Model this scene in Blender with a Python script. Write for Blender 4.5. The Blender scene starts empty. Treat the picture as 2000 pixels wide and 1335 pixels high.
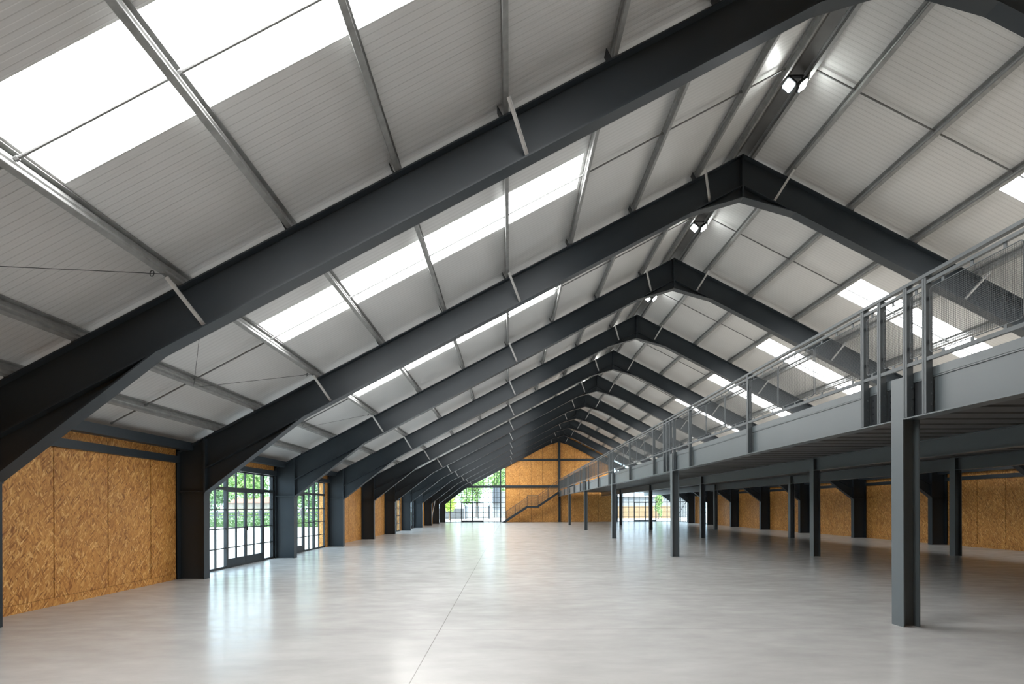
import bpy, bmesh, math, random
from mathutils import Vector, Matrix
random.seed(7)
R = random.Random(11)
C = bpy.context.scene.collection
SC = bpy.context.scene
PI = math.pi

# ---------------------------------------------------------------- dimensions
CAMH = 1.66925
AX = 5.5                       # ridge x
TOP, SL = 9.931, 0.5215        # top of rafter at the ridge, roof slope
TH = math.atan(SL)
CT, ST = math.cos(TH), math.sin(TH)
BAY = 5.5
def YK(k): return BAY * (1.40 + k)
def T(d): return TOP - SL * d
RD = 0.735                      # rafter depth, vertical
DI, DO = 12.66, 13.30          # inner / outer faces of the columns from the ridge line
FW = 0.25
PUR = [.2, 1.02, 2.51, 4.0, 5.5, 6.99, 8.48, 9.97, 11.42, 12.35]
PH = 0.20
NEARY, FARY = -2.4, 62.95
SKY0, SKY1 = 4.15, 9.98
WL, WR = AX - DO - .02, AX + DO + .02   # wall faces

# ---------------------------------------------------------------- mesh helpers
class MB:
    def __init__(s): s.v = []; s.f = []; s.m = []
    def poly(s, pts, mi=0):
        b = len(s.v); s.v += [tuple(p) for p in pts]; s.f.append(tuple(range(b, b + len(pts)))); s.m.append(mi)
    def box(s, x0, x1, y0, y1, z0, z1, mi=0):
        b = len(s.v)
        s.v += [(x0,y0,z0),(x1,y0,z0),(x1,y1,z0),(x0,y1,z0),(x0,y0,z1),(x1,y0,z1),(x1,y1,z1),(x0,y1,z1)]
        for q in ((0,3,2,1),(4,5,6,7),(0,1,5,4),(1,2,6,5),(2,3,7,6),(3,0,4,7)):
            s.f.append(tuple(b+i for i in q)); s.m.append(mi)
        return s
    def prism(s, pts, axis, a, b, mi=0):
        """2-D outline pts extruded from a to b along axis; y: pts are (x,z); x: pts are (y,z); z: pts are (x,y)."""
        n = len(pts); o = len(s.v)
        mk = {'y': lambda p, t: (p[0], t, p[1]), 'x': lambda p, t: (t, p[0], p[1]), 'z': lambda p, t: (p[0], p[1], t)}[axis]
        s.v += [mk(p, a) for p in pts] + [mk(p, b) for p in pts]
        s.f.append(tuple(o+i for i in range(n))[::-1]); s.m.append(mi)
        s.f.append(tuple(o+n+i for i in range(n))); s.m.append(mi)
        for i in range(n):
            j = (i+1) % n
            s.f.append((o+i, o+j, o+n+j, o+n+i)); s.m.append(mi)
        return s
    def bar(s, p, q, w, h=None, up=(0,0,1), mi=0):
        p, q = Vector(p), Vector(q); h = h or w
        d = (q-p).normalized(); u = Vector(up)
        if abs(d.dot(u)) > .98: u = Vector((1,0,0))
        a = d.cross(u).normalized(); c = a.cross(d).normalized()
        o = len(s.v)
        for e in (p, q):
            for sa, sc_ in ((-1,-1),(1,-1),(1,1),(-1,1)):
                s.v.append(tuple(e + a*(sa*w/2) + c*(sc_*h/2)))
        for f in ((0,1,2,3),(7,6,5,4),(0,4,5,1),(1,5,6,2),(2,6,7,3),(3,7,4,0)):
            s.f.append(tuple(o+i for i in f)); s.m.append(mi)
        return s
    def tube(s, pts, r, n=6, closed=False, mi=0):
        pts = [Vector(p) for p in pts]; N = len(pts); o = len(s.v); prev = None
        for i, p in enumerate(pts):
            if closed: d = (pts[(i+1) % N] - pts[i-1]).normalized()
            else: d = (pts[min(i+1, N-1)] - pts[max(i-1, 0)]).normalized()
            u = prev if prev is not None else (Vector((0,0,1)) if abs(d.z) < .9 else Vector((1,0,0)))
            a = d.cross(u).normalized(); c = a.cross(d).normalized(); prev = c
            for k in range(n):
                t = 2*PI*k/n
                s.v.append(tuple(p + a*(r*math.cos(t)) + c*(r*math.sin(t))))
        for i in range(N if closed else N-1):
            j = (i+1) % N
            for k in range(n):
                l = (k+1) % n
                s.f.append((o+i*n+k, o+i*n+l, o+j*n+l, o+j*n+k)); s.m.append(mi)
        if not closed:
            s.f.append(tuple(o+k for k in range(n))[::-1]); s.m.append(mi)
            s.f.append(tuple(o+(N-1)*n+k for k in range(n))); s.m.append(mi)
        return s
    def data(s, name, mats, smooth=False, fix=True):
        me = bpy.data.meshes.new(name); me.from_pydata(s.v, [], s.f)
        for m in (mats if isinstance(mats, (list, tuple)) else [mats]): me.materials.append(m)
        me.polygons.foreach_set('material_index', s.m)
        if fix and len(s.f) < 60000:
            bm = bmesh.new(); bm.from_mesh(me); bmesh.ops.recalc_face_normals(bm, faces=bm.faces); bm.to_mesh(me); bm.free()
        if smooth: me.polygons.foreach_set('use_smooth', [True]*len(me.polygons))
        me.update(); return me
    def build(s, name, mats, parent=None, smooth=False, loc=None, fix=True):
        return link(name, s.data(name, mats, smooth, fix), parent, loc)

def link(name, data, parent=None, loc=None):
    o = bpy.data.objects.new(name, data); C.objects.link(o)
    if parent is not None: o.parent = parent
    if loc is not None: o.location = loc
    return o
def tag(o, label=None, cat=None, group=None, kind=None):
    if label: o['label'] = label
    if cat: o['category'] = cat
    if group: o['group'] = group
    if kind: o['kind'] = kind
    return o
def empty(name, loc=(0,0,0), **kw):
    o = bpy.data.objects.new(name, None); C.objects.link(o); o.location = loc; o.empty_display_size = .2
    return tag(o, **kw)
def copy_tree(o, parent=None):
    c = o.copy(); C.objects.link(c); c.parent = parent
    for ch in list(o.children): copy_tree(ch, c)
    return c
ORD = ['first','second','third','fourth','fifth','sixth','seventh','eighth','ninth','tenth','eleventh','twelfth']

# ---------------------------------------------------------------- materials
def nodes(name):
    m = bpy.data.materials.new(name); m.use_nodes = True
    nt = m.node_tree; b = nt.nodes['Principled BSDF']
    return m, nt, b
def N(nt, t, **kw):
    n = nt.nodes.new(t)
    for k, v in kw.items():
        if k.startswith('i_'): n.inputs[k[2:].replace('_', ' ')].default_value = v
        elif k.startswith('n_'): n.inputs[int(k[2:])].default_value = v
        else: setattr(n, k, v)
    return n
def L(nt, a, b): nt.links.new(a, b)
def ramp(nt, fac, stops):
    r = nt.nodes.new('ShaderNodeValToRGB')
    while len(r.color_ramp.elements) < len(stops): r.color_ramp.elements.new(.5)
    for e, (p, c) in zip(r.color_ramp.elements, stops): e.position = p; e.color = (*c, 1)
    L(nt, fac, r.inputs[0]); return r
def simple(name, col, rough=.5, metal=0, spec=.5, noise=.12, scale=3., bump=0):
    m, nt, b = nodes(name)
    tc = N(nt, 'ShaderNodeNewGeometry'); nz = N(nt, 'ShaderNodeTexNoise', i_Scale=scale, i_Detail=4.)
    L(nt, tc.outputs['Position'], nz.inputs['Vector'])
    r = ramp(nt, nz.outputs['Fac'], [(.3, [c*(1-noise) for c in col]), (.7, [min(1, c*(1+noise)) for c in col])])
    L(nt, r.outputs[0], b.inputs['Base Color'])
    b.inputs['Roughness'].default_value = rough; b.inputs['Metallic'].default_value = metal
    b.inputs['Specular IOR Level'].default_value = spec
    if bump:
        n2 = N(nt, 'ShaderNodeTexNoise', i_Scale=scale*14, i_Detail=3.); L(nt, tc.outputs['Position'], n2.inputs['Vector'])
        bp = N(nt, 'ShaderNodeBump', i_Strength=bump, i_Distance=.01); L(nt, n2.outputs['Fac'], bp.inputs['Height']); L(nt, bp.outputs[0], b.inputs['Normal'])
    return m
def emit(name, col, s):
    m, nt, b = nodes(name)
    b.inputs['Base Color'].default_value = (*col, 1)
    b.inputs['Emission Color'].default_value = (*col, 1); b.inputs['Emission Strength'].default_value = s
    return m

PAINT = simple('anthracite_paint', (.028, .037, .045), .42, spec=.33, noise=.05, scale=1.2)
PAINT_M = simple('lit_anthracite_paint', (.086, .105, .114), .36, spec=.6, noise=.04, scale=1.2)  # same anthracite steel; light from the glazed side is put into this paler colour
PAINT_B = simple('balustrade_paint', (.066, .080, .088), .4, spec=.5, noise=.04, scale=1.2)
PAINT_W = simple('window_bar_paint', (.034, .040, .045), .45, spec=.3)
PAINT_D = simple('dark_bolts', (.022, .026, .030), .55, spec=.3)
WIRE = simple('dark_wire', (.055, .065, .07), .5)
GALV = simple('galvanised_steel', (.25, .255, .25), .5, .25, noise=.16, scale=9)
GALV_L = simple('bright_galvanised_steel', (.46, .47, .465), .5, .1, noise=.1, scale=9)
ROD = simple('rod_steel', (.16, .165, .165), .6, noise=.1, scale=9)
GALV_D = simple('galvanised_deck', (.125, .123, .118), .5, .2, noise=.15, scale=2)
WHITE = simple('white_polyester', (.8, .8, .78), .5)
PLY = simple('deck_top', (.42, .38, .33), .6)
BLACK = simple('black_rubber', (.015, .015, .016), .5)
LAMP = emit('lamp_lens', (.97, 1., .96), 90)
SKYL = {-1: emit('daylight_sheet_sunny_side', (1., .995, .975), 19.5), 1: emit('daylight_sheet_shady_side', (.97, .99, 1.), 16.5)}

def roof_sheet():
    m, nt, b = nodes('roof_sheet')
    g = N(nt, 'ShaderNodeNewGeometry'); sp = N(nt, 'ShaderNodeSeparateXYZ'); L(nt, g.outputs['Position'], sp.inputs[0])
    def band(period, stops):
        a = N(nt, 'ShaderNodeMath', operation='MULTIPLY', n_1=1/period); L(nt, sp.outputs['Y'], a.inputs[0])
        f = N(nt, 'ShaderNodeMath', operation='FRACT'); L(nt, a.outputs[0], f.inputs[0])
        return ramp(nt, f.outputs[0], [(p, (v, v, v)) for p, v in stops])
    r1 = band(.1, [(0, .62), (.05, .0), (.13, .62), (.48, .62), (.55, 1), (.62, .62), (1, .62)]); r2 = band(BAY/5, [(0, .3), (.008, .3), (.012, 1), (1, 1)])
    nz = N(nt, 'ShaderNodeTexNoise', i_Scale=.8, i_Detail=3.); L(nt, g.outputs['Position'], nz.inputs['Vector'])
    base = ramp(nt, nz.outputs['Fac'], [(.3, (.60, .605, .60)), (.7, (.645, .65, .643))])
    mx = N(nt, 'ShaderNodeMix', data_type='RGBA', blend_type='MULTIPLY'); mx.inputs[0].default_value = .30
    L(nt, base.outputs[0], mx.inputs[6]); L(nt, r1.outputs[0], mx.inputs[7])
    m2 = N(nt, 'ShaderNodeMix', data_type='RGBA', blend_type='MULTIPLY'); m2.inputs[0].default_value = .12
    L(nt, mx.outputs[2], m2.inputs[6]); L(nt, r2.outputs[0], m2.inputs[7])
    L(nt, m2.outputs[2], b.inputs['Base Color'])
    bp = N(nt, 'ShaderNodeBump', i_Strength=.6, i_Distance=.004); L(nt, r1.outputs[0], bp.inputs['Height']); L(nt, bp.outputs[0], b.inputs['Normal'])
    b.inputs['Roughness'].default_value = .38
    return m
ROOF = roof_sheet()

def concrete():
    m, nt, b = nodes('polished_concrete')
    g = N(nt, 'ShaderNodeNewGeometry'); P = g.outputs['Position']
    mp = N(nt, 'ShaderNodeMapping'); mp.inputs['Scale'].default_value = (.55, 1.1, 1); L(nt, P, mp.inputs[0])
    n1 = N(nt, 'ShaderNodeTexNoise', i_Scale=.55, i_Detail=8., i_Roughness=.62, i_Distortion=.6); L(nt, mp.outputs[0], n1.inputs['Vector'])
    n2 = N(nt, 'ShaderNodeTexNoise', i_Scale=3.2, i_Detail=6., i_Roughness=.6); L(nt, mp.outputs[0], n2.inputs['Vector'])
    c1 = ramp(nt, n1.outputs['Fac'], [(.28, (.44, .44, .434)), (.5, (.50, .50, .494)), (.74, (.55, .55, .542))])
    c2 = ramp(nt, n2.outputs['Fac'], [(.3, (.93, .93, .93)), (.7, (1.04, 1.04, 1.04))])
    mx = N(nt, 'ShaderNodeMix', data_type='RGBA', blend_type='MULTIPLY'); mx.inputs[0].default_value = 1
    L(nt, c1.outputs[0], mx.inputs[6]); L(nt, c2.outputs[0], mx.inputs[7])
    sp = N(nt, 'ShaderNodeSeparateXYZ'); L(nt, P, sp.inputs[0])
    def joint(axis, off, period, w):
        a = N(nt, 'ShaderNodeMath', operation='SUBTRACT', n_1=off-w/2); L(nt, sp.outputs[axis], a.inputs[0])
        q = N(nt, 'ShaderNodeMath', operation='PINGPONG', n_1=period/2); L(nt, a.outputs[0], q.inputs[0])
        c = N(nt, 'ShaderNodeMath', operation='LESS_THAN', n_1=w/2); L(nt, q.outputs[0], c.inputs[0]); return c
    jx = joint('X', -.951, 13.0, .009); jy = joint('Y', 7.70, 22.0, .005)
    ad = N(nt, 'ShaderNodeMath', operation='MAXIMUM'); L(nt, jx.outputs[0], ad.inputs[0]); L(nt, jy.outputs[0], ad.inputs[1])
    m3 = N(nt, 'ShaderNodeMix', data_type='RGBA'); L(nt, ad.outputs[0], m3.inputs[0]); L(nt, mx.outputs[2], m3.inputs[6]); m3.inputs[7].default_value = (.22, .21, .2, 1)
    L(nt, m3.outputs[2], b.inputs['Base Color'])
    rr = N(nt, 'ShaderNodeMapRange', n_3=.17, n_4=.26); L(nt, n2.outputs['Fac'], rr.inputs[0]); rr.inputs[1].default_value = .3; rr.inputs[2].default_value = .7
    L(nt, rr.outputs[0], b.inputs['Roughness'])
    n3 = N(nt, 'ShaderNodeTexNoise', i_Scale=1.6, i_Detail=2.); L(nt, P, n3.inputs['Vector'])
    bp = N(nt, 'ShaderNodeBump', i_Strength=.03, i_Distance=.03); L(nt, n3.outputs['Fac'], bp.inputs['Height']); L(nt, bp.outputs[0], b.inputs['Normal'])
    b.inputs['Specular IOR Level'].default_value = .17
    return m
FLOOR = concrete()

def osb(name, tint=(1, 1, 1)):
    m, nt, b = nodes(name)
    g = N(nt, 'ShaderNodeNewGeometry'); sp = N(nt, 'ShaderNodeSeparateXYZ'); L(nt, g.outputs['Position'], sp.inputs[0])
    a = N(nt, 'ShaderNodeMath', operation='ADD'); L(nt, sp.outputs['X'], a.inputs[0]); L(nt, sp.outputs['Y'], a.inputs[1])
    cb = N(nt, 'ShaderNodeCombineXYZ'); L(nt, a.outputs[0], cb.inputs[0]); L(nt, sp.outputs['Z'], cb.inputs[1])
    wob = N(nt, 'ShaderNodeTexNoise', i_Scale=9., i_Detail=2.); L(nt, cb.outputs[0], wob.inputs['Vector'])
    wm = N(nt, 'ShaderNodeMix', data_type='VECTOR'); wm.inputs[0].default_value = .010
    L(nt, cb.outputs[0], wm.inputs[4]); L(nt, wob.outputs['Color'], wm.inputs[5])
    layers = []
    for i, (ang, sx, sy) in enumerate(((1.52, 9, 46), (1.85, 8, 40), (1.0, 10, 50), (2.35, 9.5, 48))):
        mp = N(nt, 'ShaderNodeMapping'); mp.inputs['Rotation'].default_value = (0, 0, ang); mp.inputs['Location'].default_value = (i*3.7, i*1.9, 0)
        L(nt, wm.outputs[1], mp.inputs[0])
        m2 = N(nt, 'ShaderNodeMapping'); m2.inputs['Scale'].default_value = (sx, sy, 1); L(nt, mp.outputs[0], m2.inputs[0])
        v = N(nt, 'ShaderNodeTexVoronoi', voronoi_dimensions='2D', i_Scale=1., i_Randomness=1.); L(nt, m2.outputs[0], v.inputs['Vector'])
        s = N(nt, 'ShaderNodeSeparateColor'); L(nt, v.outputs['Color'], s.inputs[0])
        layers.append((s.outputs[0], s.outputs[1]))
    val = layers[0][0]
    for i, thr in ((1, .45), (2, .6), (3, .66)):
        gt = N(nt, 'ShaderNodeMath', operation='GREATER_THAN', n_1=thr); L(nt, layers[i][1], gt.inputs[0])
        mx = N(nt, 'ShaderNodeMix', data_type='FLOAT'); L(nt, gt.outputs[0], mx.inputs[0]); L(nt, val, mx.inputs[2]); L(nt, layers[i][0], mx.inputs[3]); val = mx.outputs[0]
    big = N(nt, 'ShaderNodeTexNoise', i_Scale=1.3, i_Detail=3.); L(nt, cb.outputs[0], big.inputs['Vector'])
    col = ramp(nt, val, [(0, (.30, .112, .022)), (.22, (.52, .222, .048)), (.6, (.64, .300, .074)), (.86, (.72, .375, .105)), (1., (.88, .55, .21))])
    bc = ramp(nt, big.outputs['Fac'], [(.3, (.9, .88, .86)), (.7, (1.08, 1.08, 1.06))])
    mx = N(nt, 'ShaderNodeMix', data_type='RGBA', blend_type='MULTIPLY'); mx.inputs[0].default_value = 1
    L(nt, col.outputs[0], mx.inputs[6]); L(nt, bc.outputs[0], mx.inputs[7])
    L(nt, mx.outputs[2], b.inputs['Base Color'])
    bp = N(nt, 'ShaderNodeBump', i_Strength=.25, i_Distance=.004); L(nt, val, bp.inputs['Height']); L(nt, bp.outputs[0], b.inputs['Normal'])
    b.inputs['Roughness'].default_value = .55
    return m
OSB = osb('oriented_strand_board')
BACK = simple('dark_gap', (.018, .010, .006), .9)

def glass():
    m = bpy.data.materials.new('window_glass'); m.use_nodes = True; nt = m.node_tree; nt.nodes.clear()
    o = N(nt, 'ShaderNodeOutputMaterial'); t = N(nt, 'ShaderNodeBsdfTransparent'); gl = N(nt, 'ShaderNodeBsdfGlossy', i_Roughness=.02)
    t.inputs[0].default_value = (.93, .96, .95, 1)
    f = N(nt, 'ShaderNodeFresnel', i_IOR=1.45); mx = N(nt, 'ShaderNodeMixShader')
    ge = N(nt, 'ShaderNodeNewGeometry'); iv = N(nt, 'ShaderNodeMath', operation='SUBTRACT', n_0=1.); L(nt, ge.outputs['Backfacing'], iv.inputs[1])
    mu = N(nt, 'ShaderNodeMath', operation='MULTIPLY'); L(nt, f.outputs[0], mu.inputs[0]); L(nt, iv.outputs[0], mu.inputs[1])
    L(nt, mu.outputs[0], mx.inputs[0]); L(nt, t.outputs[0], mx.inputs[1]); L(nt, gl.outputs[0], mx.inputs[2]); L(nt, mx.outputs[0], o.inputs[0])
    return m
GLASS = glass()
def leafmat(name, a, b_, c):
    m, nt, b = nodes(name)
    g = N(nt, 'ShaderNodeNewGeometry'); nz = N(nt, 'ShaderNodeTexWhiteNoise'); L(nt, g.outputs['Random Per Island'], nz.inputs['Value']) if 'Value' in nz.inputs else None
    r = ramp(nt, g.outputs['Random Per Island'], [(0, a), (.5, b_), (1, c)])
    L(nt, r.outputs[0], b.inputs['Base Color']); b.inputs['Roughness'].default_value = .6
    b.inputs['Transmission Weight'].default_value = 0
    return m
LEAF_A = leafmat('leaves_mid_green', (.14, .25, .06), (.26, .42, .12), (.44, .58, .26))
LEAF_B = leafmat('leaves_lime', (.30, .46, .05), (.45, .62, .09), (.60, .74, .18))
LEAF_C = leafmat('leaves_dark', (.09, .18, .07), (.19, .32, .14), (.36, .48, .28))
BARK = simple('bark', (.16, .12, .09), .9)
GRAVEL = simple('pale_gravel', (.60, .575, .54), .9, noise=.12, scale=6)
CREAM = simple('cream_render', (.30, .27, .23), .8)
OCHRE = simple('ochre_wall', (.26, .17, .095), .85)
WHITEWALL = simple('white_render', (.22, .22, .225), .8)
TILE = simple('terracotta', (.30, .13, .09), .8)
GREYM = simple('grey_blue_panel', (.075, .085, .10), .7)
PALE = simple('pale_metal', (.095, .095, .10), .6)

# ---------------------------------------------------------------- setting: floor, roof, walls
fl = MB().box(WL-.12, WR+.12, NEARY-.1, FARY+.12, -.15, 0).build('floor', FLOOR); tag(fl, kind='structure')
gr = MB().box(-90, 95, -40, 200, -.4, -.05).build('ground', GRAVEL); tag(gr, kind='structure')

OFF = PH / CT                 # vertical height of the sheet above the rafters
def rz(d, off=0): return T(d) + OFF + off
ROOFD = 13.75
def roof_side(sg, name):
    mb = MB()
    def slab(d0, d1, y0, y1):
        pts = [(AX+sg*d0, rz(d0)), (AX+sg*d1, rz(d1)), (AX+sg*d1, rz(d1, .11)), (AX+sg*d0, rz(d0, .11))]
        mb.prism(pts, 'y', y0, y1)
    slab(0, SKY0, NEARY, FARY+.2); slab(SKY1, ROOFD, NEARY, FARY+.2)
    y = NEARY
    for k in range(-1, 10):
        slab(SKY0, SKY1, y, YK(k)+2.38); y = YK(k)+3.49
    slab(SKY0, SKY1, y, FARY+.2)
    o = mb.build(name, ROOF); tag(o, kind='structure'); return o
ceil_l = roof_side(-1, 'ceiling_left'); ceil_r = roof_side(1, 'ceiling_right')

def skylight_data(sg):
    mb = MB()
    a, b_ = (AX+sg*(SKY0+.003), rz(SKY0+.003, .02)), (AX+sg*(SKY1-.003), rz(SKY1-.003, .02))
    y0, y1 = 2.383, 3.487
    v = [(a[0],y0,a[1]), (b_[0],y0,b_[1]), (b_[0],y1,b_[1]), (a[0],y1,a[1])]
    u = [(x, y, z+.03) for x, y, z in v]
    lo = v if sg < 0 else v
    mb.poly(lo, 0); mb.poly(u, 1)
    for i in range(4):
        j = (i+1) % 4; mb.poly([v[i], v[j], u[j], u[i]], 1)
    return mb.data('skylight', [SKYL[sg], WHITE])
for sg, side in ((-1, 'above the glazed side'), (1, 'above the mezzanine')):
    sd = skylight_data(sg)
    for k in range(-1, 10):
        seen = (sg < 0 and -1 <= k <= 6) or (sg > 0 and 0 <= k <= 7)
        o = link('skylight', sd, None if seen else (ceil_l if sg < 0 else ceil_r), (0, YK(k), 0))
        if seen:
            tag(o, 'bright translucent roof strip %s, %s bay from the stair wall' % (side, ORD[9-k]), 'skylight', 'skylight strips in the roof')

def bx(name, mat, parent, *b): return MB().box(*b).build(name, mat, parent)

# --- side walls, one bay at a time
def osb_bay(mb, x0, x1, y0, y1, seams, ztop, low=.14):
    ys = [y0] + [s for s in seams if y0+.1 < s < y1-.1] + [y1]
    for a, b_ in zip(ys, ys[1:]):
        mb.box(x0, x1, a+.010, b_-.010, low+.005, 2.84)
    mb.box(x0, x1, y0, y1, 0, low)
    mb.box(x0, x1, y0, y1, 2.848, ztop)
ZT = rz(DO+.02) - .01
LGLAZ, RGLAZ = (1, 2, 5, 6), (8, 9)
wl = MB(); wr = MB()
for k in range(-2, 10):
    y0 = YK(k) if k > -2 else NEARY; y1 = YK(k+1)
    if k not in LGLAZ: wl.box(WL-.14, WL-.022, y0, min(y1+FW+.01, FARY), 0, ZT)
    else:
        wl.box(WL-.14, WL-.022, y0, y1, 2.74, ZT); wl.box(WL-.14, WL-.022, y0, y0+FW+.01, 0, 2.74)
    if k not in RGLAZ: wr.box(WR+.022, WR+.14, y0, min(y1+FW+.01, FARY), 0, ZT)
    elif k == 8: wr.box(WR+.022, WR+.14, y0, y1, 2.74, ZT); wr.box(WR+.022, WR+.14, y1-2.2, y1, 0, 2.74)
    else: wr.box(WR+.022, WR+.14, y0, y1, 2.74, ZT)
wl = tag(wl.build('wall_left', BACK), kind='structure'); wr = tag(wr.build('wall_right', BACK), kind='structure')
for k in range(-2, 10):
    y0 = YK(k)+FW if k > -2 else NEARY; y1 = YK(k+1)
    sh = (.66, .66, .66, .42, .9, .5, .7, 1.1, .8, .6, .66, .66)[k+2]
    seams = [YK(k)+sh+1.305*i for i in range(-1, 5)]
    mb = MB()
    if k in LGLAZ:
        mb.box(WL-.02, WL, y0, y1, 2.80, ZT)
        if k in (2, 5): mb.box(WL-.32, WL, y1-.30, y1-.26, 0, 2.72); mb.box(WL-.02, WL, y1-.26, y1, 0, 2.80)
    else: osb_bay(mb, WL-.02, WL, y0, y1, seams, ZT)
    mb.build('osb_panelling', OSB, wl)
    seams = [YK(k)+.06+1.305*i for i in range(-1, 5)] if k < 3 else [YK(k)+sh*.9+1.305*i for i in range(-1, 5)]
    mb = MB()
    if k == 8: mb.box(WR, WR+.02, y0, y1, 2.80, ZT); osb_bay(mb, WR, WR+.02, y1-2.2, y1, [y1-.9], 2.85)
    elif k == 9: mb.box(WR, WR+.02, y0, y1, 2.80, ZT)
    else: osb_bay(mb, WR, WR+.02, y0, y1, seams, ZT)
    mb.build('osb_panelling', OSB, wr)
    if k >= -1:
        for w, X, s in ((wl, WL, 1), (wr, WR, -1)):
            a, b_ = sorted((X, X+s*.10)); MB().box(a+.001, b_, y0+.001, y1-.001, 2.73, 2.885).build('side_rail', PAINT, w)
            a, b_ = sorted((X+s*.15, X+s*.36)); MB().box(a, b_, YK(k)+.117, YK(k+1)+.103, 3.02, 3.21).build('eaves_strut', PAINT, w)

# --- near end wall behind the viewpoint
nb = MB(); nb.prism([(WL-.1, 0), (WR+.1, 0), (WR+.1, ZT), (AX, rz(0)-.01), (WL-.1, ZT)], 'y', NEARY-.1, NEARY)
tag(nb.build('wall_back', OSB), kind='structure')

# --- stair (gable) wall
GW0, GW1 = -.43, 11.43
wf = MB()
wf.prism([(GW0, 0), (GW1, 0), (GW1, rz(GW1-AX)-.01), (AX, rz(0)-.01), (GW0, rz(AX-GW0)-.01)], 'y', FARY+.022, FARY+.12)
wf = tag(wf.build('wall_front', BACK), kind='structure')
mb = MB(); g = .012
xs = [GW0, 1.08, 2.41, 3.69, 4.97, AX+.08, 7.3, 8.6, 9.92, GW1]
for a, b_ in zip(xs, xs[1:]):
    for z0, z1 in ((0, 4.0), (4.0, 6.95)):
        zz1 = min(z1, 99)
        mb.prism([(a+g, z0+g), (b_-g, z0+g), (b_-g, min(zz1, rz(abs(b_-g-AX)))-g), (a+g, min(zz1, rz(abs(a+g-AX)))-g)], 'y', FARY, FARY+.02)
    if a < AX < b_: segs = [(a, AX), (AX, b_)]
    else: segs = [(a, b_)]
    for p, q in segs:
        zp, zq = rz(abs(p-AX))-.01, rz(abs(q-AX))-.01
        if min(zp, zq) > 7.0: mb.prism([(p+g, 6.956), (q-g, 6.956), (q-g, zq), (p+g, zp)], 'y', FARY, FARY+.02)
        elif max(zp, zq) > 7.0:
            mb.prism([(p+g, 6.956), (q-g, 6.956), ((q-g), max(zq, 6.957)), (p+g, max(zp, 6.957))], 'y', FARY, FARY+.02)
mb.build('osb_panelling', OSB, wf)
for z0, z1, xa, xb in ((3.84, 4.11, WL, WR), (6.83, 7.06, AX-5.6, AX+5.6)):
    MB().box(xa, xb, FARY-.12, FARY-.001, z0, z1).build('gable_rail', PAINT, wf)
for xc, w in ((AX+.06, .26), (-.995, .15), (2*AX+.995, .15)):
    hz = T(abs(xc-AX)) - RD + .05
    MB().box(xc-w/2, xc+w/2, FARY-.2, FARY-.122, 0, hz).box(xc-.012, xc+.012, FARY-.122, FARY-.001, 0, hz).build('gable_post', PAINT, wf)

# ---------------------------------------------------------------- glazing
def window(name, label_n, axis, face, out, verts, horiz, a0, a1, topfn, door=None, panel=.25):
    """glazing in the plane x=face (axis 'x', running along y) or y=face (axis 'y', running along x); out = outward sign"""
    root = tag(empty(name), kind='structure')
    def bxx(mb, p0, p1, z0, z1, dep, mi=0):
        c0, c1 = sorted((face-out*dep*.35, face+out*dep*.65))
        if axis == 'x': mb.box(c0, c1, p0, p1, z0, z1)
        else: mb.box(p0, p1, c0, c1, z0, z1)
    fr = MB()
    for p, w in verts:
        bxx(fr, p-w/2, p+w/2, 0, topfn(p), .03 + w*.6)
    for z, w, b0, b1 in horiz:
        bxx(fr, b0, b1, z-w/2, z+w/2, .028 + w*.6)
    fr.build('window_frame', PAINT_W, root)
    gb = MB(); c0, c1 = sorted((face+out*.012, face+out*.018)); n = 12
    pts = [(a0, .02)] + [(a1, .02)] + [(a1 + (a0-a1)*i/n, topfn(a1 + (a0-a1)*i/n)) for i in range(n+1)]
    if axis == 'x': gb.prism(pts, 'x', c0, c1)
    else: gb.prism(pts, 'y', c0, c1)
    gb.build('glazing', GLASS, root)
    if door:
        d0, dm, d1 = door
        for s, (p0, p1) in enumerate(((d0, dm), (dm, d1))):
            lf = MB()
            bxx(lf, p0+.03, p1-.004, .02, panel, .05)
            st = .05
            bxx(lf, p0+.03, p0+.03+st, panel, 2.16, .05); bxx(lf, p1-.004-st, p1-.004, panel, 2.16, .05) if s == 0 else bxx(lf, p1-.03-st, p1-.03, panel, 2.16, .05)
            bxx(lf, p0+.03, p1-.03, 2.12, 2.17, .05)
            leaf = lf.build('door_leaf', PAINT, root)
            hb = MB(); e = (dm-.05) if s == 0 else (dm+.05)
            if axis == 'x':
                hb.box(*sorted((face-out*.03, face-out*.05)), e-.012, e+.012, 1.0, 1.13)
                if s == 0: hb.bar((face-out*.07, e, 1.07), (face-out*.07, e-.13, 1.07), .018)
            elif s == 0:
                hb.box(dm-.09, dm-.02, *sorted((face-out*.03, face-out*.09)), .62, 1.15)
            if hb.v: hb.build('door_handle', BLACK, leaf)
    return root
wn = 1
def A(k): # glazed bay with the door towards its far end
    y = YK(k)
    v = [(y+o, .035) for o in (.71, 1.28, 1.85, 3.0, 4.12, 5.33)] + [(y+2.43, .10), (y+4.73, .10), (y+3.555, .05)] + [(y+FW+.03, .06), (y+5.47, .06)]
    h = [(z, .03, y+FW, y+BAY) for z in (.56, 1.10, 1.63)] + [(2.21, .09, y+FW, y+BAY), (.03, .06, y+FW, y+BAY), (2.72, .05, y+FW, y+BAY)]
    return v, h, (y+2.43, y+3.555, y+4.73)
def B(k):
    y = YK(k)
    v = [(y+o, .035) for o in (1.05, 2.13, 3.37, 4.5)] + [(y+.48, .10), (y+2.78, .10), (y+3.93, .10), (y+1.6, .05), (y+5.18, .07)]
    h = [(z, .03, y+FW, y+5.2) for z in (.56, 1.10, 1.63)] + [(2.21, .08, y+FW, y+5.2), (.03, .06, y+FW, y+5.2), (2.72, .05, y+FW, y+5.2)]
    return v, h, (y+.48, y+1.6, y+2.78)
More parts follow.
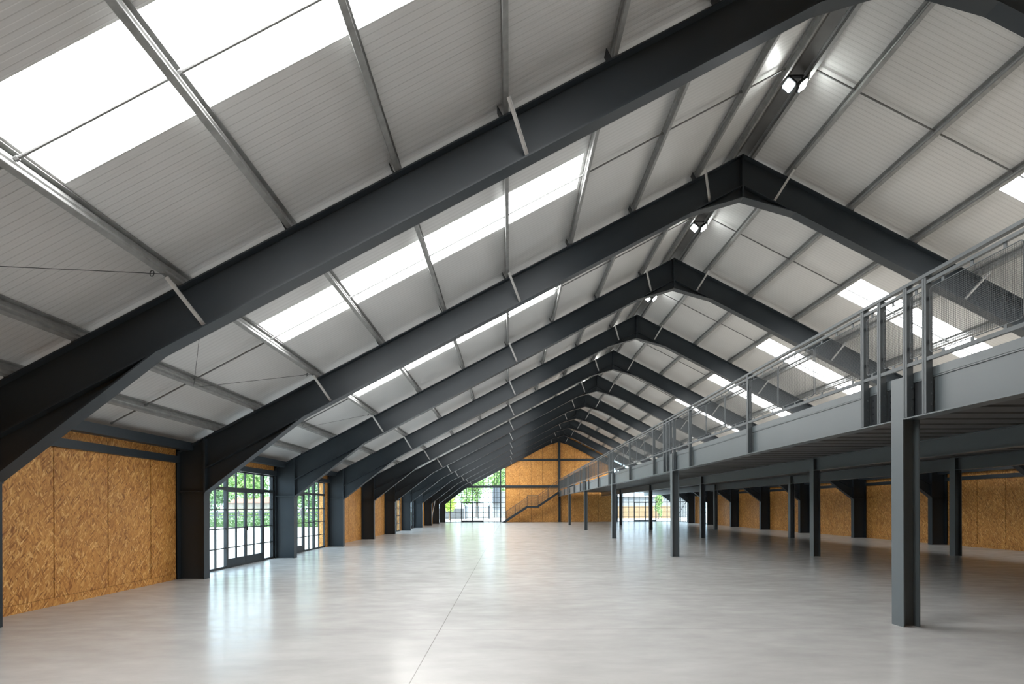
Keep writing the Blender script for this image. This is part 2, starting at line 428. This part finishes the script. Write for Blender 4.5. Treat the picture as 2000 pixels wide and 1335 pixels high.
for k, f in ((1, A), (2, B), (5, B), (6, A)):
    v, h, d = f(k)
    window('window_%d' % wn, 0, 'x', WL-.04, -1, v, h, YK(k)+FW, YK(k)+(5.5 if f is A else 5.2), lambda p: 2.73, d); wn += 1
for k in (8, 9):
    y = YK(k); e = 3.3 if k == 8 else 5.5
    v = [(y+o, .035 if i % 2 else .08) for i, o in enumerate((.3, .85, 1.42, 2.0, 2.57, 3.14)) if o < e] + ([(y+o, .05) for o in (3.72, 4.3, 4.87, 5.42)] if k == 9 else [(y+3.26, .06)])
    h = [(z, .03, y+FW, y+e) for z in (.56, 1.10, 1.63)] + [(2.21, .08, y+FW, y+e), (.03, .06, y+FW, y+e), (2.72, .05, y+FW, y+e)]
    window('window_%d' % wn, 0, 'x', WR+.04, 1, v, h, y+FW, y+e, lambda p: 2.73, None); wn += 1
def gable_top(p): return min(rz(abs(p-AX))-.02, 99)
GX = [-6.62, -5.39, -4.16, -2.93, -1.68]                 # main mullions (left); mirrored on the other side
for sg in (-1, 1):
    def mx_(x): return x if sg < 0 else 2*AX - x
    v = [(mx_(x), .07) for x in GX] + [(mx_(x), .045) for x in (-6.0, -4.78, -3.51, -2.32, -1.4)] + [(mx_(-7.2), .05), (mx_(GW0-.02), .05)]
    lo, hi = sorted((mx_(-7.75), mx_(GW0)))
    h = [(z, .042, lo, hi) for z in (.56, 1.10, 1.63, 2.78, 3.30)] + [(2.2, .07, lo, hi), (.03, .06, lo, hi)]
    for z in (4.4, 4.95, 5.5, 6.05):
        dz = (TOP + OFF - z)/SL - .05; a_, b_ = sorted((mx_(max(AX-dz, -7.7)), mx_(GW0))); h.append((z, .05 if z < 4.5 else .028, a_, b_))
    d = tuple(sorted((mx_(-5.39), mx_(-4.16), mx_(-2.93))))
    window('window_%d' % wn, 0, 'y', FARY+.03, 1, v, h, lo, hi, gable_top, d, .2); wn += 1

# ---------------------------------------------------------------- portal frames
def plate(mb, p, q, t, y0=0., y1=FW):
    """flat plate whose upper face runs p->q (local d,z pairs mapped to x already)"""
    mb.prism([p, q, (q[0], q[1]-t), (p[0], p[1]-t)], 'y', y0, y1)
def frame_proto():
    root = empty('portal_frame', (AX, YK(0), 0))
    W0, W1 = .118, .132
    for sg in (-1, 1):
        X = lambda d: sg*d
        mb = MB()
        mb.prism([(X(DI), 0), (X(DI+.02), 0), (X(DI+.02), T(DI+.02)-.02), (X(DI), T(DI)-.02)], 'y', 0, FW)
        mb.prism([(X(DO-.02), 0), (X(DO), 0), (X(DO), T(DO)-.02), (X(DO-.02), T(DO-.02)-.02)], 'y', 0, FW)
        mb.prism([(X(DI+.02), 0), (X(DO-.02), 0), (X(DO-.02), T(DO-.02)-.02), (X(DI+.02), T(DI+.02)-.02)], 'y', W0, W1)
        plate(mb, (X(DI), T(DI)), (X(DO), T(DO)), .02)
        for y0, y1 in ((.0, W0), (W1, FW)): mb.box(*sorted((X(DI+.02), X(DO-.02))), y0+.004, y1-.004*(y0 > 0), 2.05, 2.07)
        mb.build('column', PAINT, root)
        mb = MB()
        t = .024
        plate(mb, (X(.02), T(.02)), (X(DI), T(DI)), t)
        plate(mb, (X(.02), T(.02)-RD+t), (X(DI-.02), T(DI-.02)-RD+t), t)
        mb.prism([(X(.02), T(.02)-t), (X(DI-.02), T(DI-.02)-t), (X(DI-.02), T(DI-.02)-RD+t), (X(.02), T(.02)-RD+t)], 'y', W0, W1)
        mb.prism([(X(DI-.022), T(DI)-.03), (X(DI-.001), T(DI)-.03), (X(DI-.001), 2.02), (X(DI-.022), 2.02)], 'y', 0, FW)
        mb.build('rafter', PAINT, root)
        mb = MB()
        kd, kz = 10.38, T(10.38)-RD+.024
        mb.prism([(X(DI-.022), 2.05), (X(DI-.022), T(DI)-RD+.02), (X(kd), kz)], 'y', W0, W1)
        plate(mb, (X(DI-.022), 2.072), (X(kd-.10), kz+.068), .026)
        mb.build('eaves_haunch', PAINT, root)
        mb = MB()
        ad, az = 1.22, T(1.22)-RD+.024
        mb.prism([(X(.02), 8.93), (X(.02), T(.02)-RD), (X(ad), az)], 'y', W0, W1)
        plate(mb, (X(.02), 8.935), (X(ad+.06), az-.016), .026)
        mb.prism([(0, 8.915), (X(.02), 8.915), (X(.02), T(.02)), (0, T(0))], 'y', .0, FW)
        mb.build('apex_haunch', PAINT, root)
        # sloping stiffener near the apex, fly braces, cleats
        for d in (1.02, 5.5, 9.97):
            u = (X(1)*CT, -ST)
            n = (-X(1)*ST, -CT)           # into the hall, square to the slope
            x1, z1 = X(d)+n[0]*(RD*CT-.05), T(d)+n[1]*(RD*CT-.05)
            x0, z0 = X(d)+n[0]*.045, T(d)+n[1]*.045
            b_ = MB().bar((x0, -.36, z0), (x1, .09, z1), .05, .006, up=(u[0], 0, u[1])).bar((x0+n[0]*.0+u[0]*.024, -.36, z0+u[1]*.024), (x1+u[0]*.024, .09, z1+u[1]*.024), .006, .045, up=(u[0], 0, u[1]))
            b_.build('fly_brace', GALV_L, root)
        for d in PUR[1:]:
            c = MB()
            p = [(X(d+.068), T(d+.068)), (X(d+.078), T(d+.078)), (X(d+.078)+X(1)*ST*.17, T(d+.078)+CT*.17), (X(d+.068)+X(1)*ST*.17, T(d+.068)+CT*.17)]
            c.prism(p, 'y', .03, .19)
            c.build('purlin_cleat', PAINT_D, root)
    return root
f0 = frame_proto()
for k in range(0, 11):
    f = f0 if k == 0 else copy_tree(f0)
    f.location = (AX, YK(k), 0)
    n = 10-k
    tag(f, 'dark grey steel portal frame standing against the stair wall' if n == 0 else
        'dark grey steel portal frame, %s before the stair wall, with pale fly braces' % (ORD[n-1]), 'steel frame', 'portal frames of the hall')

# ---------------------------------------------------------------- purlins, ridge flashing, sag rods
def purlin_data(sg):
    """zed section with a groove in its web; local: origin on the rafter top, along +y"""
    # profile in (u along slope away from the ridge, n square to slope, upward)
    t = .004
    path = [(-.062, .02), (-.062, .0), (0, 0), (0, .055), (.016, .068), (.016, .132), (0, .145), (0, PH-.020), (.062, PH-.020), (.062, PH-.04)]
    path = [(-a, b_) for a, b_ in path] if True else path
    mb = MB()
    for (a0, b0), (a1, b1) in zip(path, path[1:]):
        dx, dz = a1-a0, b1-b0; l = math.hypot(dx, dz); ox, oz = -dz/l*t, dx/l*t
        pts = [(a0, b0), (a1, b1), (a1+ox, b1+oz), (a0+ox, b0+oz)]
        w = [(sg*(a*CT + b_*ST), -a*ST + b_*CT) for a, b_ in pts]
        mb.prism(w, 'y', NEARY+.02, FARY-.02)
    return mb.data('purlin', GALV)
for sg, side in ((-1, 'on the glazed-door slope'), (1, 'on the mezzanine slope')):
    pd = purlin_data(sg)
    for i, d in enumerate(PUR):
        o = link('purlin', pd, None, (AX+sg*d, 0, T(d)+.014))
        tag(o, 'long galvanised roof purlin %s, %s down from the ridge' % (side, ORD[i]), 'purlin', 'purlins under the roof sheets')
mb = MB()
for sg in (-1, 1):
    pts = [(AX, T(0)+.155), (AX+sg*.19, T(.19)+.155), (AX+sg*.19, T(.19)+.16), (AX, T(0)+.16)]
    mb.prism(pts, 'y', NEARY, FARY)
o = mb.build('ridge_flashing', GALV_D); tag(o, 'folded grey metal flashing running along the ridge between two purlins', 'flashing')
for k in range(-1, 10):
    for sg, side in ((-1, 'glazed-door slope'), (1, 'mezzanine slope')):
        if k == -1 and sg > 0: continue
        mb = MB(); yy = YK(k)+2.93
        off = .115/CT
        e = 13.0
        ds = PUR + [13.05]
        for d0, d1 in zip(ds, ds[1:]):
            d0 += .047+.024; d1 += .047-.024 if d1 < 13 else -.03
            mb.tube([(AX+sg*d0, yy, T(d0)+off), (AX+sg*d1, yy, T(d1)+off)], .0155, 8)
            for e0, e1 in ((d0, d0+.03), (d1-.03, d1)): mb.tube([(AX+sg*e0, yy, T(e0)+off), (AX+sg*e1, yy, T(e1)+off)], .024, 6)
        o = mb.build('sag_rod', ROD)
        tag(o, 'thin sag rod crossing the %s, %s bay from the stair wall' % (side, ORD[9-k]), 'tie rod', 'sag rods between the purlins')
# bracing wires near the eaves
for k in (-1, 0, 1):
    for j, (y0, lab) in enumerate(((YK(k)+FW+.3, 'facing away'), (YK(k+1)-.38, 'facing it'))):
        if k == -1 and j == 0: continue
        p = Vector((AX-9.97, y0, T(9.97)-.02)); q = Vector((AX-11.42, YK(k)+2.93+(-.06 if j == 0 else .06), T(11.42)-.01))
        e = p + (q-p)*.06
        mb = MB().tube([p, q], .004, 5)
        mb.tube([tuple(e + Vector((.035*math.cos(t)*.4, .035*math.sin(t), .035*math.cos(t)))) for t in [i*PI/5 for i in range(10)]], .006, 5, closed=True)
        o = mb.build('bracing_wire', PAINT_D)
        tag(o, 'thin bracing wire low on the glazed-side slope, %s bay from stair wall, %s' % (ORD[9-k], lab), 'wire')
# wind-brace rods at the far bays
mb = MB().tube([(WL+.40, 53.0, .2), (WL+.40, 56.95, 2.93)], .03, 6)
tag(mb.build('brace_rod', WHITE), 'pale diagonal brace rod between two columns near the glazed corner of the stair wall', 'brace')
mb = MB().tube([(WR-.40, 62.4, .3), (WR-.40, 57.6, 2.8)], .028, 6)
tag(mb.build('brace_rod', PALE), 'pale diagonal brace rod under the mezzanine beside the far glazing', 'brace')

# ---------------------------------------------------------------- floodlights on the ridge
def head(n):
    n = Vector(n).normalized(); up = Vector((0, 1, 0)); a = n.cross(up).normalized(); c = a.cross(n).normalized()
    h, l = MB(), MB()
    def slab(mb, r, d0, d1, ch=.05):
        ring = [(-r, -r+ch), (-r+ch, -r), (r-ch, -r), (r, -r+ch), (r, r-ch), (r-ch, r), (-r+ch, r), (-r, r-ch)]
        o = len(mb.v)
        for d in (d0, d1):
            for p, q in ring: mb.v.append(tuple(a*p + c*q + n*d))
        mb.f.append(tuple(o+i for i in range(8))[::-1]); mb.f.append(tuple(o+8+i for i in range(8)))
        mb.m += [0, 0]
        for i in range(8):
            j = (i+1) % 8; mb.f.append((o+i, o+j, o+8+j, o+8+i)); mb.m.append(0)
    slab(h, .112, -.05, 0, .03); slab(h, .07, -.085, -.05, .02)
    slab(l, .088, .0, .010, .02)
    return h, l
def flood_proto():
    root = empty('floodlight', (AX, 0, T(0)-.10))
    b_ = MB().box(-.17, .17, -.03, .03, .08, .10)
    for s_, x in ((-1, -.16), (1, .16)):
        b_.bar((s_*.12, -.02, .09), (x, -.04, -.12), .03, .008)
    b_.build('bracket', PAINT_D, root)
    for n, x in (((-.62, -.35, -.70), -.17), ((.60, -.30, -.74), .17)):
        h, l = head(n); o = h.build('lamp_head', PAINT_D, root, loc=(x*.8, -.05, -.12)); l.build('lens', LAMP, o)
    return root
fp = flood_proto()
for k in range(0, 9):
    o = fp if k == 0 else copy_tree(fp)
    o.location = (AX, YK(k)+3.12, T(0)-.10)
    tag(o, 'lit twin floodlight hanging under the ridge, %s bay from the stair wall' % ORD[9-k], 'floodlight', 'twin floodlights along the ridge')

# ---------------------------------------------------------------- mezzanine
PX = [5.418, 10.12, 14.83]
PB = 2.86
def post_data(h):
    mb = MB()
    mb.box(0, .016, 0, .24, 0, h).box(.214, .23, 0, .24, 0, h).box(.016, .214, .1155, .1245, 0, h)
    return mb.data('mezzanine_post', PAINT_M)
pd1, pd2 = post_data(3.44), post_data(3.275)
for r in range(3):
    for k in (0, 2, 4, 6, 8):
        if k == 0 and r > 0: continue
        o = link('mezzanine_post', pd1 if r == 0 else pd2, None, (PX[r], YK(k)+.05, 0))
        row = ('front row under the balustrade', 'middle row under the mezzanine', 'back row by the panelled wall')[r]
        tag(o, 'dark steel post in the %s, %s from the stair wall' % (row, ORD[(8-k)//2]), 'post', 'mezzanine posts')
def beam(r, y0, y1):
    x = PX[r]; mb = MB(); top = 3.36 if r == 0 else 3.278
    mb.box(x+.001, x+.229, y0, y1, 2.855, 2.872)
    mb.box(x+(.093 if r == 0 else .001), x+.229, y0, y1, top-.017, top)
    mb.box(x+.109, x+.121, y0, y1, 2.872, top-.017)
    return mb
ends = [NEARY+.05] + [YK(k)+.05 for k in (0, 2, 4, 6, 8)] + [FARY-.26]
for r in range(3):
    for i in range(6):
        y0 = ends[i] + (.2401 if i else 0); y1 = ends[i+1] - .0001
        o = beam(r, y0, y1).build('mezzanine_beam', PAINT_M)
        if r == 0:                       # bolted web plates beside each post, coloured dark for the shade between uprights
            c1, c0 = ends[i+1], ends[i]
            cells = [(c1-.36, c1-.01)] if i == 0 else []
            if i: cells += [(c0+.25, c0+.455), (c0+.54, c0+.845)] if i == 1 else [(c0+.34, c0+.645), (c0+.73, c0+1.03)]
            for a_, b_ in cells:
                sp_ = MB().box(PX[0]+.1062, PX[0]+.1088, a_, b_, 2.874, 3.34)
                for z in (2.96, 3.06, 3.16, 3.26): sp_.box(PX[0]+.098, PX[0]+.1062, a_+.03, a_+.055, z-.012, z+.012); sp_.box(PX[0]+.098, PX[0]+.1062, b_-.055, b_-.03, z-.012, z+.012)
                sp_.build('shaded_web_plate', PAINT_D, o)
        row = ('mezzanine front edge', 'mezzanine middle line', 'mezzanine back line')[r]
        tag(o, 'grey steel I-beam along the %s, %s span from the stair wall' % (row, ORD[5-i]), 'beam', 'mezzanine beams', 'thing')
dk = empty('mezzanine_deck', (AX, NEARY, 3.28)); tag(dk, 'ribbed metal mezzanine floor deck carried on the steel beams', 'mezzanine floor')
mb = MB(); y = NEARY+.05; pit = .68
x0, x1 = PX[0]+.235, PX[2]+.25
prof = []
while y < FARY-.75:
    prof += [(y, 3.282), (y+.47, 3.282), (y+.49, 3.345), (y+.655, 3.345)]; y += pit
prof2 = prof + [(p[0], p[1]+.006) for p in prof[::-1]]
o_ = len(mb.v)
n_ = len(prof)
for xx in (x0, x1):
    for p in prof: mb.v.append((xx, p[0], p[1]))
for i in range(n_-1):
    mb.f.append((i, i+1, n_+i+1, n_+i)); mb.m.append(0)
sof = mb.build('ribbed_soffit', GALV_D, dk, fix=False); sof.matrix_parent_inverse = Matrix.Translation((-AX, -NEARY, -3.28))
sl = MB().box(PX[0]+.235, PX[2]+.25, NEARY+.02, FARY-.29, 3.352, 3.44).build('floor_board', PLY, dk); sl.matrix_parent_inverse = Matrix.Translation((-AX, -NEARY, -3.28))
em = MB()
for i in range(6):
    em.box(PX[0]+.088, PX[0]+.234, ends[i]+(.2402 if i else 0), ends[i+1]-.0002, 3.362, 3.475)
et = em.build('edge_trim', PAINT_M, dk); et.matrix_parent_inverse = Matrix.Translation((-AX, -NEARY, -3.28))

# ---------------------------------------------------------------- balustrade
BXF = 5.412
ba = empty('balustrade', (BXF, 0, 3.475)); tag(ba, 'dark steel balustrade with wire mesh panels along the mezzanine edge', 'balustrade')
def bpart(mb, name, mat, parent=None):
    o = mb.build(name, mat, parent or ba)
    if parent is None: o.matrix_parent_inverse = Matrix.Translation((-BXF, 0, -3.475))
    return o
BY0, BY1 = 1.2, 61.35
bpart(MB().box(BXF-.008, BXF+.062, BY0, BY1, 4.64, 4.685), 'handrail', PAINT_B)
bpart(MB().box(BXF+.004, BXF+.05, BY0, BY1, 4.55, 4.592), 'mid_rail', PAINT_B)
bpart(MB().box(BXF+.004, BXF+.05, BY0, BY1, 3.552, 3.60), 'bottom_rail', PAINT_B)
def upright_data():
    mb = MB()      # local: y from 0 (near face) to .075, x from 0 (front)
    mb.box(0, .012, 0, .034, 2.874, 4.64).box(0, .012, .041, .075, 2.874, 4.64)
    mb.box(.012, .086, 0, .010, 2.874, 4.64).box(.012, .086, .065, .075, 2.874, 4.64)
    mb.box(.086, .094, 0, .075, 2.90, 3.33)
    for z in (2.98, 3.12, 3.26): mb.box(.060, .078, -.012, .0, z, z+.03); mb.box(.094, .100, .02, .05, z, z+.03)
    return mb.data('upright', PAINT_B)
ud = upright_data()
clip = MB()
for z in (3.80, 4.36):
    clip.box(.03, .062, -.022, .0, z-.022, z+.022)
clip = clip.data('mesh_clip', PAINT_D)
ups = []
for k in (0, 2, 4, 6, 8):
    c = YK(k)+.05
    ups += [c+e for e in ((-.44, -.085, .46, .85) if k == 0 else (-.17, .26, .65, 1.04))]
ups += [3.1, 12.77, 16.94, 21.2, 25.45, 34.6, 38.9, 43.3, 47.5, 56.3, 60.9]
ups.sort()
for y in ups:
    o = link('upright', ud, ba, (0, y, -3.475)); c = link('mesh_clip', clip, o)
PZ0, PZ1 = 3.65, 4.49
meshcache = {}
def panel_data(w):
    w = round(w, 2)
    if w in meshcache: return meshcache[w]
    fr, wi = MB(), MB(); r = .05; pts = []
    h = PZ1-PZ0
    for cx, cz, a0 in ((w-r, h-r, 0), (r, h-r, 90), (r, r, 180), (w-r, r, 270)):
        for i in range(5):
            t = math.radians(a0+i*22.5); pts.append((0, cx+r*math.cos(t), cz+r*math.sin(t)))
    fr.tube(pts, .007, 6, closed=True)
    n = max(1, round(w/.42))
    for i in range(n):
        y = (i+.5)*w/n
        fr.box(-.004, .004, y-.022, y+.022, h-.004, h+.062); fr.box(-.004, .004, y-.022, y+.022, -.052, .004)
    ny = max(2, round(w/.0275)); q = .0014
    for i in range(1, ny):
        y = w*i/ny; e = .012 if min(y, w-y) < r*.5 else 0
        wi.box(-q, q, y-q, y+q, e, h-e)
    nz = round(h/.0235)
    for i in range(1, nz):
        z = h*i/nz; wi.box(q, 3*q, 0, w, z-q, z+q)
    meshcache[w] = (fr.data('mesh_panel', PAINT_B, smooth=False), wi.data('wire_mesh', WIRE, fix=False))
    return meshcache[w]
def panel(y0, y1):
    f, m = panel_data(y1-y0)
    o = link('mesh_panel', f, ba, (.03, y0, PZ0-3.475)); link('wire_mesh', m, o)
for a, b_ in zip(ups, ups[1:]):
    g0, g1 = a+.10, b_-.03
    w = g1-g0
    n = max(1, round(w/1.32)); pw = (w-.045*(n-1))/n
    for i in range(n): panel(g0+i*(pw+.045), g0+i*(pw+.045)+pw)

# ---------------------------------------------------------------- staircase on the stair wall
st = empty('staircase', (-.8, 61.9, 0)); tag(st, 'dark steel staircase with mesh balustrade climbing the stair wall to the mezzanine', 'staircase')
def spart(mb, name, mat, parent=None):
    o = mb.build(name, mat, parent or st)
    if parent is None: o.matrix_parent_inverse = Matrix.Translation((.8, -61.9, 0))
    return o
SY0, SY1 = 61.45, 62.55
A0, A1, A2, A3 = (-.80, 0.), (1.95, 1.80), (3.15, 1.80), (5.40, 3.36)
sw = .21
for y in (SY0, SY1):
    mb = MB()
    mb.prism([(-.80, 0), (-.42, 0), (2.02, 1.60), (3.20, 1.60), (3.20, 1.66), (5.40, 3.14), (5.40, 3.40), (3.05, 1.82), (1.92, 1.82), (-.80, .05)], 'y', y-.012, y+.012)
    spart(mb, 'stringer', PAINT)
def treads(x0, z0, x1, z1, n):
    for i in range(1, n):
        x = x0+(x1-x0)*i/n; z = z0+(z1-z0)*i/n
        spart(MB().box(x-.15, x+.13, SY0+.014, SY1-.014, z-.035, z), 'tread', GALV_D)
treads(-.75, 0, 2.0, 1.80, 10); treads(3.1, 1.80, 5.5, 3.44, 9)
spart(MB().box(1.95, 3.15, SY0+.014, SY1-.014, 1.765, 1.80), 'landing', GALV_D)
RH = 1.06
path = [(-.35, .30), (1.93, 1.80), (1.93, 2.92), (3.12, 2.92), (5.40, 4.66)]
for y in (SY0,):
    mb = MB()
    mb.bar((-.45, y, .25+RH-.15), (1.93, y, 1.80+.95), .05, .05).bar((1.93, y, 1.80+RH+.06), (3.12, y, 1.80+RH+.06), .06, .05).bar((3.12, y, 1.80+RH+.06), (5.40, y, 4.62), .05, .05)
    mb.bar((1.95, y, 1.80+RH-.03), (3.10, y, 1.80+RH-.03), .035, .03).bar((1.98, y, 1.92), (3.05, y, 1.92), .035, .03)
    mb.tube([(-.45, y, 1.16), (-.62, y, 1.06), (-.66, y, .9), (-.55, y, .80), (-.42, y, .84)], .02, 6)
    spart(mb, 'handrail', PAINT_B)
    for x, z0, z1 in ((1.94, 1.62, 1.80+RH+.08), (.62, .82, 1.88), (4.2, 2.45, 3.62), (3.12, 1.66, 1.80+RH+.05), (-.35, .22, 1.2)):
        spart(MB().box(x-.028, x+.028, y-.028, y+.028, z0, z1), 'baluster_post', PAINT)
    def slant_mesh(xa, za, xb, zb, h):
        mb = MB(); n = int((xb-xa)/.028)
        for i in range(n+1):
            x = xa+(xb-xa)*i/n; z = za+(zb-za)*i/n; mb.bar((x, y, z), (x, y, z+h), .006)
        for j in range(int(h/.028)+1):
            mb.bar((xa, y+.003, za+j*.028), (xb, y+.003, zb+j*.028), .004)
        for j in (0, h): mb.bar((xa, y, za+j), (xb, y, zb+j), .014)
        mb.bar((xa, y, za), (xa, y, za+h), .014); mb.bar((xb, y, zb), (xb, y, zb+h), .014)
        spart(mb, 'mesh_panel', WIRE)
    slant_mesh(-.30, .42, .57, .99, .78); slant_mesh(.68, 1.06, 1.88, 1.85, .78)
    slant_mesh(2.0, 1.98, 3.05, 1.98, .82); slant_mesh(3.2, 2.02, 4.15, 2.72, .78); slant_mesh(4.26, 2.80, 5.33, 3.58, .80)

# ---------------------------------------------------------------- outside
def leaves(mb, c, r, n, s, rnd):
    for _ in range(n):
        while True:
            p = Vector((rnd.uniform(-1, 1), rnd.uniform(-1, 1), rnd.uniform(-1, 1)))
            if .25 < p.length < 1: break
        p = Vector((c[0]+p.x*r[0], c[1]+p.y*r[1], c[2]+p.z*r[2]))
        a = Vector((rnd.gauss(0, 1), rnd.gauss(0, 1), rnd.gauss(0, 1))).normalized(); b_ = a.orthogonal().normalized()
        k = s*rnd.uniform(.6, 1.3)
        mb.poly([p-a*k, p+b_*k*.5, p+a*k, p-b_*k*.5])
def tree(label, x, y, h, r, mat, n=2600, s=.16, seed=1, low=.25):
    rnd = random.Random(seed)
    t = empty('tree', (x, y, -.05)); tag(t, label, 'tree', 'trees outside the hall')
    tr = MB().tube([(0, 0, 0), (.05, .03, h*.3), (-.05, .06, h*.62)], .05*h*.35+.05, 8)
    for i in range(5):
        a = rnd.uniform(0, 6.28); tr.tube([(0, .04, h*.4), (math.cos(a)*r*.5, math.sin(a)*r*.5, h*.7)], .035+.006*h, 6)
    tr.build('trunk', BARK, t)
    cr = MB()
    for i in range(9):
        a = rnd.uniform(0, 6.28); q = rnd.uniform(0, .62)*r; zz = rnd.uniform(low+.12, .86)*h
        leaves(cr, (math.cos(a)*q, math.sin(a)*q, zz), (r*.5, r*.5, h*.16), n//9, s, rnd)
    cr.build('crown', mat, t, fix=False)
tree('broad green tree straight behind the hedge, seen through the first glazed doors', -28.6, 61, 8.2, 3.4, LEAF_A, 4600, .17, 3, .2)
tree('paler tree at the hedge end away from the stair wall', -34.2, 64, 8.5, 3.8, LEAF_C, 4200, .2, 4, .12)
tree('tree beside the column between the first and second glazed doors', -27.4, 70, 8.6, 3.0, LEAF_A, 3600, .18, 13, .15)
tree('full pale tree behind the hedge, seen through the second glazed doors', -21.2, 60, 8.8, 3.2, LEAF_C, 4600, .18, 5, .08)
tree('tree at the hedge end close to the stair wall', -12.2, 60, 6.5, 2.4, LEAF_C, 3000, .15, 6, .05)
tree('lime green young tree outside the stair wall glazing', -7.9, 74, 4.1, 1.5, LEAF_B, 1800, .13, 8, .3)
tree('tall green tree behind the slatted gate', -5.6, 96, 9.8, 3.3, LEAF_A, 4200, .2, 9, .2)
tree('second tall tree behind the white building', -1.6, 106, 11.0, 3.4, LEAF_A, 3000, .22, 10, .3)
tree('narrow tree outside the glazing under the mezzanine', 20.6, 78, 4.0, .75, LEAF_A, 1300, .13, 12, .05)
rnd = random.Random(5)
hg = empty('hedge', (-19.5, 50, -.05)); tag(hg, 'low clipped green hedge across the pale yard', 'hedge')
mb = MB()
for i in range(46): leaves(mb, (-10.5+i*.46, rnd.uniform(-.1, .1), .5), (.42, .45, .50), 150, .075, rnd)
mb.build('foliage', LEAF_C, hg, fix=False)
MB().box(-10.5, 10.4, -.18, .18, 0, .78).build('hedge_core', simple('hedge_core', (.05, .10, .03), .9), hg)
ug = empty('shrub_row', (-20, 57, -.05)); tag(ug, 'darker row of shrubs behind the rail fence', 'shrubs')
mb = MB()
for i in range(40): leaves(mb, (-15+i*.66, rnd.uniform(-.3, .3), .85), (.6, .5, .85), 130, .10, rnd)
mb.build('foliage', LEAF_A, ug, fix=False)
MB().box(-15, 11, -.15, .15, 0, 1.3).build('hedge_core', bpy.data.materials['hedge_core'], ug)
fe = empty('fence', (-20, 54, -.05)); tag(fe, 'dark rail fence with pale posts behind the hedge', 'fence')
mb = MB()
for z in (.75, 1.0, 1.25): mb.box(-14, 10, -.02, .02, z-.05, z+.05)
mb.build('rails', GREYM, fe)
for i in range(13): MB().box(-14+i*2-.06, -14+i*2+.06, -.06, .06, 0, 1.5).build('fence_post', PALE, fe)
ho = empty('house', (-40, 86, -.05)); tag(ho, 'cream house with a terracotta eaves line beyond the trees', 'house')
MB().box(-3, 3, 0, 6, 0, 2.55).build('house_wall', CREAM, ho)
MB().prism([(-.5, 2.5), (6.5, 2.5), (3, 3.5)], 'x', -3.4, 3.4).build('house_roof', TILE, ho)
gt = empty('slatted_gate', (-4.55, 80, -.05)); tag(gt, 'pale slatted metal gate outside the stair wall doors', 'gate')
mb = MB()
for i in range(34): mb.box(-1.65+i*.1-.03, -1.65+i*.1+.03, -.02, .02, .12, 1.98)
for z in (.2, 1.05, 1.9): mb.box(-1.7, 1.7, .02, .05, z-.03, z+.03)
mb.build('gate_leaf', PALE, gt)
for x in (-1.75, 1.75): MB().box(x-.08, x+.08, -.08, .08, 0, 2.1).build('gate_post', GREYM, gt)
o = MB().box(-12, -6.6, 82, 82.3, -.05, 1.5).build('garden_wall', PALE); tag(o, 'grey garden wall beside the slatted gate', 'wall', kind='thing')
wb = empty('white_building', (-1.2, 92, -.05)); tag(wb, 'white building with a grey shuttered tower behind the gate', 'building')
MB().box(-1.6, 5.2, 0, 7, 0, 4.3).build('building_wall', WHITEWALL, wb)
MB().box(-1.5, -.35, -.7, -.05, 2.4, 4.9).build('grey_shutter', GREYM, wb)
ow = MB().box(13.0, 25, 84, 84.4, -.05, 1.75).build('yard_wall', OCHRE); tag(ow, 'low ochre yard wall outside the glazing under the mezzanine', 'wall', kind='thing')
ob = empty('pale_shed', (25, 90, -.05)); tag(ob, 'pale shed beyond the ochre yard wall', 'building')
MB().box(-8, 6, 0, 5, 0, 3.2).build('shed_wall', WHITEWALL, ob)
MB().prism([(-8.3, 3.2), (6.3, 3.2), (6.3, 3.35), (-8.3, 3.35)], 'y', -.3, 5.3).build('shed_roof', PALE, ob)

# ---------------------------------------------------------------- light, camera, view
w = bpy.data.worlds.new('sky'); SC.world = w; w.use_nodes = True
bg = w.node_tree.nodes['Background']; bg.inputs[0].default_value = (.64, .82, 1.0, 1); bg.inputs[1].default_value = 6.2
sun = bpy.data.lights.new('sun', 'SUN'); sun.energy = 8; sun.angle = math.radians(.6); sun.color = (1, .95, .86)
so = bpy.data.objects.new('sun', sun); C.objects.link(so)
so.rotation_euler = Vector((.07, .62, -1.0)).to_track_quat('-Z', 'Y').to_euler()
cam = bpy.data.cameras.new('camera'); co = bpy.data.objects.new('camera', cam); C.objects.link(co); SC.camera = co
cam.sensor_fit = 'HORIZONTAL'; cam.sensor_width = 36; cam.lens = 1100/2000*36
cam.shift_x = (1000-995.22)/2000; cam.shift_y = (989.89-667.5)/2000; cam.clip_start = .05; cam.clip_end = 400
co.matrix_world = Matrix.Translation((0, 0, CAMH)) @ Matrix.Rotation(PI/2, 4, 'X') @ Matrix.Rotation(-.0031, 4, 'Z')
vs = SC.view_settings; vs.view_transform = 'Standard'; vs.look = 'None'; vs.gamma = 1; vs.use_curve_mapping = False; vs.exposure = 0
cy = SC.cycles
cy.use_denoising = True
try: cy.denoiser = 'OPENIMAGEDENOISE'
except Exception: pass
cy.max_bounces = 8; cy.diffuse_bounces = 5; cy.glossy_bounces = 4; cy.transparent_max_bounces = 12
cy.sample_clamp_indirect = 6
